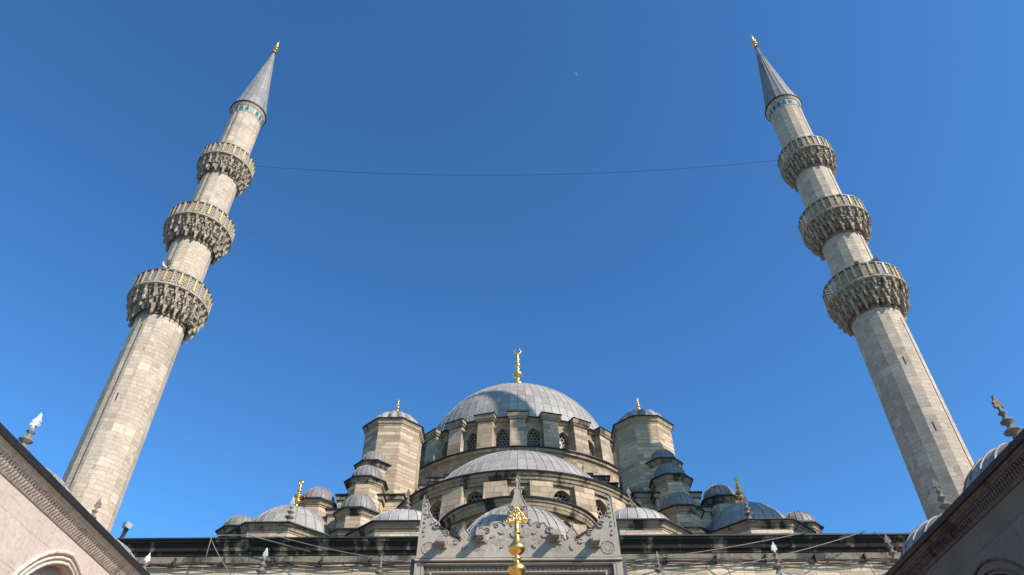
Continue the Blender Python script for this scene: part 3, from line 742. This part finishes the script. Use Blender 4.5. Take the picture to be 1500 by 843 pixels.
crest_pts = [(-3.64, 12.02), (-3.62, 13.19), (-3.58, 13.92), (-3.54, 14.44), (-3.43, 14.18), (-3.34, 14.01), (-3.38, 13.86), (-3.3, 13.72), (-3.2, 13.52), (-3.11, 13.35), (-2.96, 13.16), (-2.77, 13.06), (-2.36, 12.81), (-2.11, 12.66), (-2.09, 12.79), (-2.19, 12.87), (-2.13, 13.01), (-2.04, 13.12), (-2.02, 13.38), (-1.96, 13.12), (-1.83, 12.98), (-1.76, 12.84), (-1.85, 12.71), (-1.72, 12.66), (-1.66, 12.84), (-1.46, 12.89), (-1.32, 12.93), (-1.31, 13.16), (-1.07, 13.2), (-0.99, 13.34), (-0.72, 13.38), (-0.51, 13.28), (-0.43, 13.41), (-0.33, 13.55), (-0.26, 13.70), (-0.36, 13.82), (-0.34, 14.02), (-0.27, 14.12), (-0.19, 14.26), (-0.13, 14.5), (-0.15, 14.62), (-0.05, 14.72), (-0.035, 14.95), (-0.11, 15.0), (-0.045, 15.14), (0.0, 15.36)]
crest = [(x, z) for x, z in crest_pts] + [(-x, z + random.uniform(-0.02, 0.02)) for x, z in crest_pts[::-1][1:]]
crest[-1] = (3.66, 12.02)
m = MB(); m.extrude_xz(crest, PY, PY + 0.34); cr = m.build('crest', 'crest', portico)
# bevelled inner relief: a thin band following the outline
m = MB(); m.tube([(x * 0.985, PY - 0.005, z - 0.035) for x, z in crest[1:-1]], 0.02, 4); m.build('crest_edge', 'carving', cr)
# volutes, scrolls and rosettes
cv = MB()
def spiral(cx, cz, r, turns=1.6, start=0.0, sgn=1, thick=0.03, y=PY + 0.004, n=26):
    pts = []
    for i in range(n):
        f = i / (n - 1); a = start + sgn * turns * 2 * pi * f; rr = r * (1 - 0.82 * f)
        pts.append((cx + rr * cos(a), y, cz + rr * sin(a)))
    cv.tube(pts, thick, 5, taper=lambda t: 1.05 - 0.5 * t)
def leaf(cx, cz, L, ang, w=0.28, y=PY - 0.02):
    p = [(0, 0), (0.3, w), (0.65, w * 0.8), (1.0, 0), (0.65, -w * 0.8), (0.3, -w)]
    q = [(cx + L * (a * cos(ang) - b_ * sin(ang)), cz + L * (a * sin(ang) + b_ * cos(ang))) for a, b_ in p]
    cv.extrude_xz(q, y - 0.02, y + 0.04)
for s in (-1, 1):
    for (x, z, r, st, th) in ((0.30, 12.95, 0.17, 0, .014), (0.62, 12.78, 0.19, 1, .014), (0.95, 12.68, 0.16, 2, .013), (0.34, 12.55, 0.15, 3, .013), (0.68, 12.42, 0.14, .5, .013),
                              (0.28, 13.32, 0.14, 2, .014), (0.58, 13.10, 0.12, 1, .013), (1.22, 12.62, 0.12, 0, .013), (0.14, 13.66, 0.10, 1, .013), (0.17, 13.92, 0.10, 2, .014),
                              (1.62, 12.52, 0.10, 2, .013), (2.02, 12.78, 0.10, 1, .013), (2.03, 13.02, 0.06, 1, .013), (2.35, 12.45, 0.12, 0, .013), (2.62, 12.55, 0.10, 2, .02)):
        spiral(s * x, z, r, 1.5, st if s > 0 else pi - st, s, th)
    for (x, z, L, a) in ((0.12, 12.75, 0.24, 0.9), (0.5, 12.9, 0.22, 0.3), (0.85, 12.85, 0.2, -0.6), (1.08, 12.62, 0.2, -0.3), (0.5, 12.5, 0.2, -0.8), (0.45, 13.2, 0.2, 1.2), (0.2, 13.15, 0.22, 1.4), (1.4, 12.6, 0.2, -.7), (1.9, 12.5, .25, -1.3), (2.15, 12.6, .2, -.4)):
        leaf(s * x, z, L, a if s > 0 else pi - a)
    # heavy volutes on the steps of the outline
    for (x, z, r, th, y) in ((3.02, 13.20, 0.17, .036, PY - .03), (2.62, 12.90, 0.12, .03, PY - .03), (1.55, 12.74, 0.11, .03, PY - .03), (1.14, 13.00, 0.13, .034, PY - .03), (0.80, 13.20, 0.10, .028, PY - .02),
                              (0.40, 13.36, 0.09, .026, PY - .02), (0.22, 13.88, 0.10, .028, PY - .02), (3.30, 13.60, 0.09, .026, PY - .02), (2.26, 12.60, 0.08, .024, PY - .02)):
        spiral(s * x, z, r, 1.3, 0.6 if s > 0 else pi - 0.6, s, th, y)
    # rosette near the foot
    for k in range(8):
        a = 2 * pi * k / 8; spiral(s * 3.22 + 0.14 * cos(a), 12.36 + 0.14 * sin(a), 0.075, 1.1, a, 1, 0.016)
    cv.tube([(s * 3.22 + 0.24 * cos(2 * pi * k / 20), PY - 0.005, 12.36 + 0.24 * sin(2 * pi * k / 20)) for k in range(20)], 0.018, 4, closed=True)
    for k in range(9):
        z = 12.8 + k * 0.17; w = 0.09 * (1 - k * 0.085)
        leaf(s * (3.44 - 0.03 * (k % 2)), z, 0.11, (0.9 if k % 2 else 2.2) if s > 0 else pi - (0.9 if k % 2 else 2.2))
rng = random.Random(11)
for k in range(46):
    x = rng.uniform(0.05, 1.55); z = 12.22 + rng.uniform(0, 1) * max(0.15, 0.95 - 0.55 * x); r = rng.uniform(0.05, 0.10); a = rng.uniform(0, 6.28)
    for s in (-1, 1): spiral(s * x, z, r, 1.3, a if s > 0 else pi - a, s, 0.011, PY + 0.004, 14)
cv.build('carved_relief', 'carving', cr)
# little dark copings on the sloping shoulders
for s in (-1, 1):
    m = MB(); p = [(s * 2.98, 13.20), (s * 2.12, 12.69), (s * 2.12, 12.77), (s * 2.98, 13.28)]
    if s > 0: p = p[::-1]
    m.extrude_xz(p, PY - 0.05, PY + 0.42); m.build('coping', 'lead_edge', cr)
# rain spouts that stick out of the crest
for x, z in ((-1.36, 12.74), (1.36, 12.74), (-2.74, 12.52), (2.78, 12.52)):
    m = MB(); q = [(-0.12, -0.12), (0.12, -0.12), (0.15, 0.02), (0.12, 0.14), (-0.12, 0.14), (-0.15, 0.02)]
    i = m.add([(x + a, PY - 0.55, z + b_ * 0.8 - 0.03) for a, b_ in q]); j = m.add([(x + a, PY + 0.05, z + b_) for a, b_ in q])
    m.face(range(i, i + 6)); m.face([j + k for k in range(6)][::-1])
    for k in range(6): m.face((i + k, j + k, j + (k + 1) % 6, i + (k + 1) % 6))
    m.box(x - 0.17, x + 0.17, PY - 0.16, PY + 0.05, z - 0.18, z + 0.2)
    m.build('rain_spout', 'carving', cr)
# framed panel below the crest
fr = MB()
fr.profile_x([(PY + .2, 11.98), (PY - 0.04, 11.98), (PY - 0.07, 11.94), (PY - 0.07, 11.90), (PY - .02, 11.88), (PY + .2, 11.86)], -3.68, 3.68)
fr.profile_x([(PY + .3, 11.84), (PY + .02, 11.84), (PY - 0.02, 11.80), (PY + .03, 11.76), (PY + .3, 11.75)], -3.48, 3.48)
fr.profile_x([(PY + .3, 11.54), (PY + .03, 11.54), (PY - 0.01, 11.50), (PY + .05, 11.45), (PY + .3, 11.44)], -3.14, 3.14)
for s in (-1, 1):
    for x0, x1, zt in ((3.46, 3.68, 11.86), (3.36, 3.44, 11.80), (3.06, 3.12, 11.5)):
        fr.box(min(s * x0, s * x1), max(s * x0, s * x1), PY + 0.0, PY + 0.3, 9.2, zt)
fm = fr.build('panel_frame', 'crest', portico)
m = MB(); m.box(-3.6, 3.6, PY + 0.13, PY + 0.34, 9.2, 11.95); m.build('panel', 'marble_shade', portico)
cv = MB(); k = -3.2
while k < 3.25: spiral(k, 11.65, 0.065, 1.2, 0, 1 if int(k * 10) % 2 else -1, 0.018, PY + 0.11, 10); k += 0.165
for s in (-1, 1):
    z = 11.5
    while z > 10.4: spiral(s * 3.24, z, 0.065, 1.2, 0, 1, 0.018, PY + 0.11, 10); z -= 0.165
cv.build('carved_band', 'carving', fm)
for s in (-1, 1):
    m = MB(); m.box(min(s * 3.70, s * 3.84), max(s * 3.70, s * 3.84), PY + 0.15, PY + 0.75, 9.8, 12.04); m.build('lead_flashing', 'lead_edge_grey', portico)

# ================================================================== SIDE ARCADES
def arcade(s, label, wall, trim, tymp, pale, tilt):
    t = thing('courtyard_arcade', label, 'arcade')
    X = 12.3
    sh = 0.42 if s < 0 else 0.1; HW, ZA = (2.0, 9.38) if s < 0 else (1.72, 8.85)
    bays = [y + sh for y in (0.13, 4.91, 9.69, 14.47, 19.25, 24.03)]
    m = MB()
    for y in bays:
        def place(x, d_, z, y=y): return (s * (X + d_), y - s * x * 1.0 * (-1), z)
        arch_panel(m, 4.78, 0, 10.15, HW, 0.01, 7.05, ZA, 0.75, place)
    m.box(min(s * X, s * (X + 0.75)), max(s * X, s * (X + 0.75)), 26.42 + sh, 31.9, 0, 10.15)
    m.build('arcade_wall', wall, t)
    m = MB(); m.box(min(s * 17.3, s * 17.9), max(s * 17.3, s * 17.9), -3, 32.0, 0, 11.0); m.build('back_wall', 'wall', t)
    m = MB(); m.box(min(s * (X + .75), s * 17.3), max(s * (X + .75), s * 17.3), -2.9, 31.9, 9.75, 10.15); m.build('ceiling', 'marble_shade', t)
    # arch mouldings
    for y in bays[2:]:
        m = MB()
        for off, r in (((0.06, 0.05), (0.17, 0.045), (0.30, 0.065)) if s < 0 else ((0.08, 0.03), (0.30, 0.035))):
            A = arch_pts(HW + off, 7.05, ZA + off * 1.15, 10); A = [(-HW - off, 5.5)] + A + [(HW + off, 5.5)]
            m.tube([(s * (X - 0.02), y + x, z) for x, z in A], r, 6)
        m.build('arch_moulding', trim, t)
        if tymp:
            m = MB(); A = arch_pts(HW + .04, 7.05, ZA + .04, 10); pts = [(-HW - .04, 4.0)] + A + [(HW + .04, 4.0)]
            if s > 0: pts = pts[::-1]
            i = m.add([(s * (X + 0.24), y + x, z) for x, z in pts]); j = m.add([(s * (X + 0.5), y + x, z) for x, z in pts]); n = len(pts)
            m.face(range(i, i + n)); m.face([j + k for k in range(n)][::-1])
            m.build('tympanum', 'pink', t)
    # cornice swept along y
    def sweep(name, prof, mat, par=t, y0=-2.6, y1=31.6):
        q = MB(); i = q.add([(s * (X - a), y0, z) for a, z in prof]); j = q.add([(s * (X - a), y1, z) for a, z in prof]); n = len(prof)
        for k in range(n): q.face((i + k, i + (k + 1) % n, j + (k + 1) % n, j + k) if s > 0 else (i + k, j + k, j + (k + 1) % n, i + (k + 1) % n))
        q.face([i + k for k in range(n)]); q.face([j + k for k in range(n)][::-1])
        return q.build(name, mat, par)
    co = sweep('cornice', [(-0.1, 10.36), (0.255, 10.36), (0.285, 10.39), (0.285, 10.42), (0.31, 10.435), (0.325, 10.48), (0.345, 10.49), (0.35, 10.54), (-0.1, 10.54)], trim)
    sweep('frieze_bed', [(-0.1, 10.08), (0.03, 10.08), (0.06, 10.12), (0.17, 10.34), (-0.1, 10.34)], trim, co)
    z = MB(); y = 6.0
    while y < 31.4:     # little stalactite frieze: two staggered rows of wedges
        for row, (a0, zt, zb, oy) in enumerate(((0.24, 10.355, 10.255, 0.0), (0.175, 10.265, 10.15, 0.065))):
            yy = y + oy; a1 = a0 - 0.06
            i = z.add([(s * (X - a0), yy - 0.055, zt), (s * (X - a0), yy + 0.055, zt), (s * X, yy + 0.055, zt), (s * X, yy - 0.055, zt), (s * (X - a1), yy, zb), (s * (X + 0.02), yy, zb)])
            for q in ((0, 1, 2, 3), (0, 4, 1), (1, 4, 5, 2), (0, 3, 5, 4), (2, 5, 3)): z.face([i + k for k in q])
        y += 0.13
    z.build('carved_frieze', trim, co)
    sweep('lead_edge', [(-0.6, 10.55), (0.35, 10.542), (0.37, 10.49), (0.41, 10.49), (0.42, 10.66), (0.36, 10.68), (-0.6, 10.85)], 'lead_edge', co)
    m = MB(); m.box(min(s * (X + .5), s * 17.6), max(s * (X + .5), s * 17.6), -2.7, 31.8, 10.3, 10.75); m.build('roof', 'lead_edge_grey', t)
    for i, y in enumerate([4.91, 9.69, 14.47, 19.25, 24.03, 28.8]):
        x = s * (14.9 if y < 28 else 14.95)
        h = 1.6 if s > 0 else 1.22
        drum_dome(t, (x, y), 10.7, 2.1, h, 11.0, (1.85 if y < 20 else 1.6) if s > 0 else (1.85 if y < 20 else 1.4), pale and y != 24.03, tilt, mat='lead')
    return t
arcade(-1, 'sunlit pale marble courtyard arcade along the left with pink stained arch', 'marble', 'trim', True, True, radians(4))
arcade(1, 'shaded marble courtyard arcade along the right with dark open arch', 'marble_shade', 'trim_shade', False, False, radians(-3))

# ================================================================== FOUNTAIN (its gilded finial rises into the view)
ft = thing('fountain', 'courtyard fountain pavilion whose shiny gold finial with openwork top rises at bottom centre', 'fountain')
FC = (0.0, 14.0)
m = MB(); m.lathe([(2.3, 0), (2.3, 0.25), (1.6, 0.25), (1.6, 1.5), (1.7, 1.6), (1.5, 1.6)], 8, FC, pi / 8, 2 * pi + pi / 8); m.build('basin', 'marble', ft)
for k in range(8):
    a = pi / 8 + pi / 4 * k; lathe_obj('column', ft, [(0.2, 0), (0.2, 0.2), (0.13, 0.3), (0.12, 3.0), (0.2, 3.25), (0.2, 3.35)], (FC[0] + 2.3 * cos(a), FC[1] + 2.3 * sin(a)), 0, 'marble', 12)
m = MB(); m.lathe([(2.5, 3.35), (2.5, 4.1), (2.85, 4.3), (3.0, 4.32), (3.0, 4.42), (1.9, 4.7)], 8, FC, pi / 8, 2 * pi + pi / 8); m.build('canopy', 'marble', ft)
dome('dome', ft, FC, 4.6, 1.75, 1.35, 24, 'lead', 0.025, seg=2)
prof = [(0.30, 5.85), (0.22, 5.95), (0.07, 6.15), (0.055, 6.3), (0.09, 6.33), (0.055, 6.37), (0.05, 6.5)]
prof += [(0.05, 6.52), (0.10, 6.56), (0.145, 6.62), (0.16, 6.68), (0.14, 6.74), (0.08, 6.79), (0.05, 6.83), (0.045, 6.86)]
prof += [(0.05, 6.88), (0.115, 6.92), (0.165, 6.99), (0.175, 7.04), (0.155, 7.10), (0.09, 7.145), (0.055, 7.18), (0.045, 7.20), (0.08, 7.23), (0.08, 7.26), (0.045, 7.28), (0.045, 7.31)]
prof += [(0.055, 7.33), (0.12, 7.36), (0.16, 7.41), (0.17, 7.45), (0.15, 7.50), (0.10, 7.55), (0.07, 7.62), (0.05, 7.70), (0.045, 7.73), (0.075, 7.75), (0.075, 7.78), (0.045, 7.80), (0.05, 7.93), (0.04, 7.98)]
m = MB(); m.lathe(prof, 28, FC, smooth=True); fo = m.build('finial', 'gold', ft)
m = MB(); y = FC[1]; zc = 8.08
def ring(x, z, r, th=0.013, n=14): m.tube([(x + r * cos(2 * pi * k / n), y, z + r * sin(2 * pi * k / n)) for k in range(n)], th, 5, closed=True)
for x, z, r in ((0, 8.04, 0.075), (0, 8.15, 0.055), (0.10, 8.05, 0.05), (-0.10, 8.05, 0.05), (0.085, 8.13, 0.035), (-0.085, 8.13, 0.035), (0.175, 8.02, 0.032), (-0.175, 8.02, 0.032), (0, 8.235, 0.03)): ring(x, z, r)
outl = [(0, 7.95), (0.09, 7.975), (0.15, 7.96), (0.21, 7.99), (0.215, 8.05), (0.16, 8.09), (0.125, 8.17), (0.07, 8.20), (0.035, 8.27), (0, 8.34)]
m.tube([(x, y, z) for x, z in outl] + [(-x, y, z) for x, z in outl[::-1][1:-1]], 0.017, 5, closed=True)
m.tube([(0, y, 7.96), (0, y, 8.32)], 0.012, 5)
for s in (-1, 1): m.tube([(0, y, 8.0), (s * .07, y, 8.09), (s * .05, y, 8.17), (0, y, 8.22)], 0.012, 5); m.tube([(0, y, 8.0), (s * .1, y, 8.0), (s * .16, y, 8.06)], 0.012, 5)
m.build('openwork_ornament', 'gold', fo)

# ================================================================== CABLES AND FITTINGS
def cable(name, pts, r, mat, label, cat='cable', sag=0.0, n=24, group=None):
    if len(pts) == 2 and sag:
        a, b_ = Vector(pts[0]), Vector(pts[1]); pts = []
        for i in range(n + 1):
            f = i / n; p = a.lerp(b_, f); p.z -= sag * 4 * f * (1 - f); pts.append(tuple(p))
    m = MB(); m.tube(pts, r, 5); o = m.build(name, mat); tag(o, label, cat, group); return o
cable('cable', [(-18.64, 32.4, 43.1), (18.64, 32.4, 43.1)], 0.012, 'cable', 'thin black cable sagging between the top balconies of both minarets', sag=1.35, n=40)
cable('cable', [(-18.3, 32.4, 36.3), (18.3, 32.4, 36.3)], 0.003, 'cable', 'very thin faint cable strung between the middle balconies of both minarets', sag=1.0, n=40)
# bundle clipped along the front wall under the cornice
bun = thing('cable_bundle', 'bundle of dark cables clipped along the front wall under the black cornice', 'cables')
for k in range(5):
    pts = []; x = -18.5; ph = random.uniform(0, 6)
    while x <= 18.51:
        pts.append((x, FY - 0.13 - 0.012 * k, 14.56 - 0.03 * k - (0.07 + 0.02 * k) * abs(sin(x * (0.8 + 0.05 * k) + ph)))); x += 0.35
    m = MB(); m.tube(pts, 0.018 + 0.004 * (k % 3), 5); m.build('cable', 'cable', bun)
for k in range(17):
    x = -17.6 + 2.2 * k; m = MB(); m.box(x - 0.03, x + 0.03, FY - 0.22, FY - 0.02, 14.40, 14.74); m.build('bracket', 'rust', bun)
yy = FY - 0.5
cable('cable', [(-13.9, FY - .5, 15.62), (-13.3, FY - .52, 15.62), (-12.2, FY - .55, 15.60), (-9.3, 31.9, 14.85)], 0.024, 'cable_pale', 'thick pale cable running from the roof edge down right at the left end')
cable('cable', [(-11.0, FY - .5, 15.6), (-4.2, 30.9, 13.9)], 0.018, 'cable_pale', 'thin tan cable slanting over the black cornice toward the marble crest', sag=0.15)
cable('cable', [(-14.0, FY - .5, 15.6), (-11.3, 29.2, 12.6)], 0.018, 'cable_pale', 'brown cable hanging steeply from the left roof edge past the white finial', sag=0.1)
cable('cable', [(-13.9, FY - .5, 15.6), (-13.6, 31.2, 13.2)], 0.018, 'cable_pale', 'thin cable dropping almost straight from the left roof edge', sag=0.05)
cable('cable', [(13.0, FY - .5, 15.6), (5.0, 31.0, 14.0)], 0.022, 'cable_pale', 'pale cable slanting down left from the roof edge under the right gold finial', sag=0.1)
cable('cable', [(15.6, FY - .5, 15.62), (5.6, 30.2, 13.0)], 0.020, 'cable_pale', 'long pale cable crossing the front wall low on the right side', sag=0.25)
cable('cable', [(-8.2, 31.6, 14.3), (-3.9, 30.4, 13.2)], 0.016, 'cable', 'dark cable drooping left of the marble crest across the lit wall', sag=0.2)
cable('cable', [(16.0, FY - .5, 15.6), (17.6, 31.3, 13.6)], 0.014, 'cable', 'thin dark cable slanting right near the shaded arcade', sag=0.05)
cable('cable', [(-17.5, 32.0, 14.1), (-9.0, 31.4, 13.3)], 0.014, 'cable', 'dark cable along the lower left of the front wall', sag=0.3)
cable('cable', [(3.9, 32.1, 13.7), (6.6, 32.1, 14.5), (8.6, 32.15, 14.55), (9.2, 32.15, 14.0), (9.4, 32.2, 13.0)], 0.022, 'cable', 'dark drooping cable loop just right of the marble crest')

# floodlight on the left arcade roof
fl = thing('floodlight', 'grey box floodlight on a rusty bracket at the foot of the left minaret', 'floodlight')
fc = Vector((-15.75, 28.0, 14.3))
m = MB(); i = m.add([(-.16, -.1, -.13), (.16, -.1, -.13), (.16, -.1, .15), (-.16, -.1, .15), (-.26, .16, -.2), (.26, .16, -.2), (.26, .16, .22), (-.26, .16, .22)])
for q in ((0, 1, 2, 3), (7, 6, 5, 4), (0, 4, 5, 1), (1, 5, 6, 2), (2, 6, 7, 3), (3, 7, 4, 0)): m.face([i + k for k in q])
rot = Matrix.Rotation(radians(-35), 3, 'Z') @ Matrix.Rotation(radians(75), 3, 'X')
m.xform(lambda p: rot @ (p * 0.72) + fc); m.build('housing', 'white_metal', fl)
m = MB(); m.tube([fc, fc + Vector((-.03, 0, -.35)), fc + Vector((-.14, 0, -.6)), fc + Vector((-.75, 0.1, -.62))], 0.06, 6); m.tube([fc + Vector((.1, 0, -.1)), fc + Vector((.02, 0, -.5))], 0.03, 6); m.build('bracket', 'rust', fl)
m = MB(); m.tube([fc + Vector((-.70, .1, -.62)), fc + Vector((-.70, .1, -3.4))], 0.05, 6); m.build('pole', 'grey_metal', fl)

def horn(loc, d, label, r=0.24):
    t = thing('loudspeaker', label, 'loudspeaker'); d = Vector(d).normalized(); q = d.to_track_quat('Z', 'Y').to_matrix()
    def mk(prof, name, mat):
        m = MB(); m.lathe(prof, 20, smooth=True, cap0=False, cap1=False); m.xform(lambda p: q @ p + Vector(loc)); m.build(name, mat, t)
    mk([(r, 0), (r * 0.96, -0.04), (r * 0.6, -0.16), (r * 0.3, -0.32), (0.07, -0.42), (0.07, -0.60), (0.01, -0.61)], 'horn_bell', 'white_metal')
    mk([(r * 0.98, -0.01), (r * 0.55, -0.15), (r * 0.2, -0.3), (0.01, -0.31)], 'horn_throat', 'white_metal')
    m = MB(); p = Vector(loc) - d * 0.45; m.tube([p, p + Vector((0, 0.1, -0.45))], 0.035, 6); m.build('bracket', 'rust', t)
horn((-20.35, 30.25, 31.35), (0.25, -1, -0.35), 'round white loudspeaker on the lowest balcony of the left minaret')
horn((21.0, 30.45, 31.40), (0.75, -0.6, 0.1), 'white loudspeaker tilted right on the lowest balcony of the right minaret', 0.26)
horn((19.75, 30.6, 31.15), (-0.2, -1, -0.3), 'small grey loudspeaker against the shaded shaft on the right minaret', 0.15)

# ================================================================== DAYTIME MOON
u = Vector((86.88, 581.9, 950.7)).normalized(); D = 9000.0; mc = u * D
t = NT('pale_moon'); 
em = t.n('ShaderNodeEmission', {'Color': (0.55, 0.72, 1.0), 'Strength': 0.16}); trn = t.n('ShaderNodeBsdfTransparent')
ad = t.n('ShaderNodeAddShader', {0: em.outputs[0], 1: trn.outputs[0]}); t.t.links.new(ad.outputs[0], t.o.inputs[0]); M_['moon'] = t.m
right = Vector(Rx); up = Vector(Ux); Rm = 4.0 * D / 1270; m = MB(); n = 14; pts = []
for i in range(n + 1):
    a = radians(-45 + 150 * i / n) + radians(5); w = sin(pi * i / n)
    o1 = right * cos(a) * Rm + up * sin(a) * Rm; o2 = o1 * (1 - 0.30 * w)
    pts.append((mc + o1, mc + o2))
i0 = m.add([p for p, _ in pts]); j0 = m.add([p for _, p in pts])
for k in range(n): m.face((i0 + k, i0 + k + 1, j0 + k + 1, j0 + k))
mo = m.build('moon', 'moon'); tag(mo, 'faint pale crescent moon high in the blue sky', 'moon')
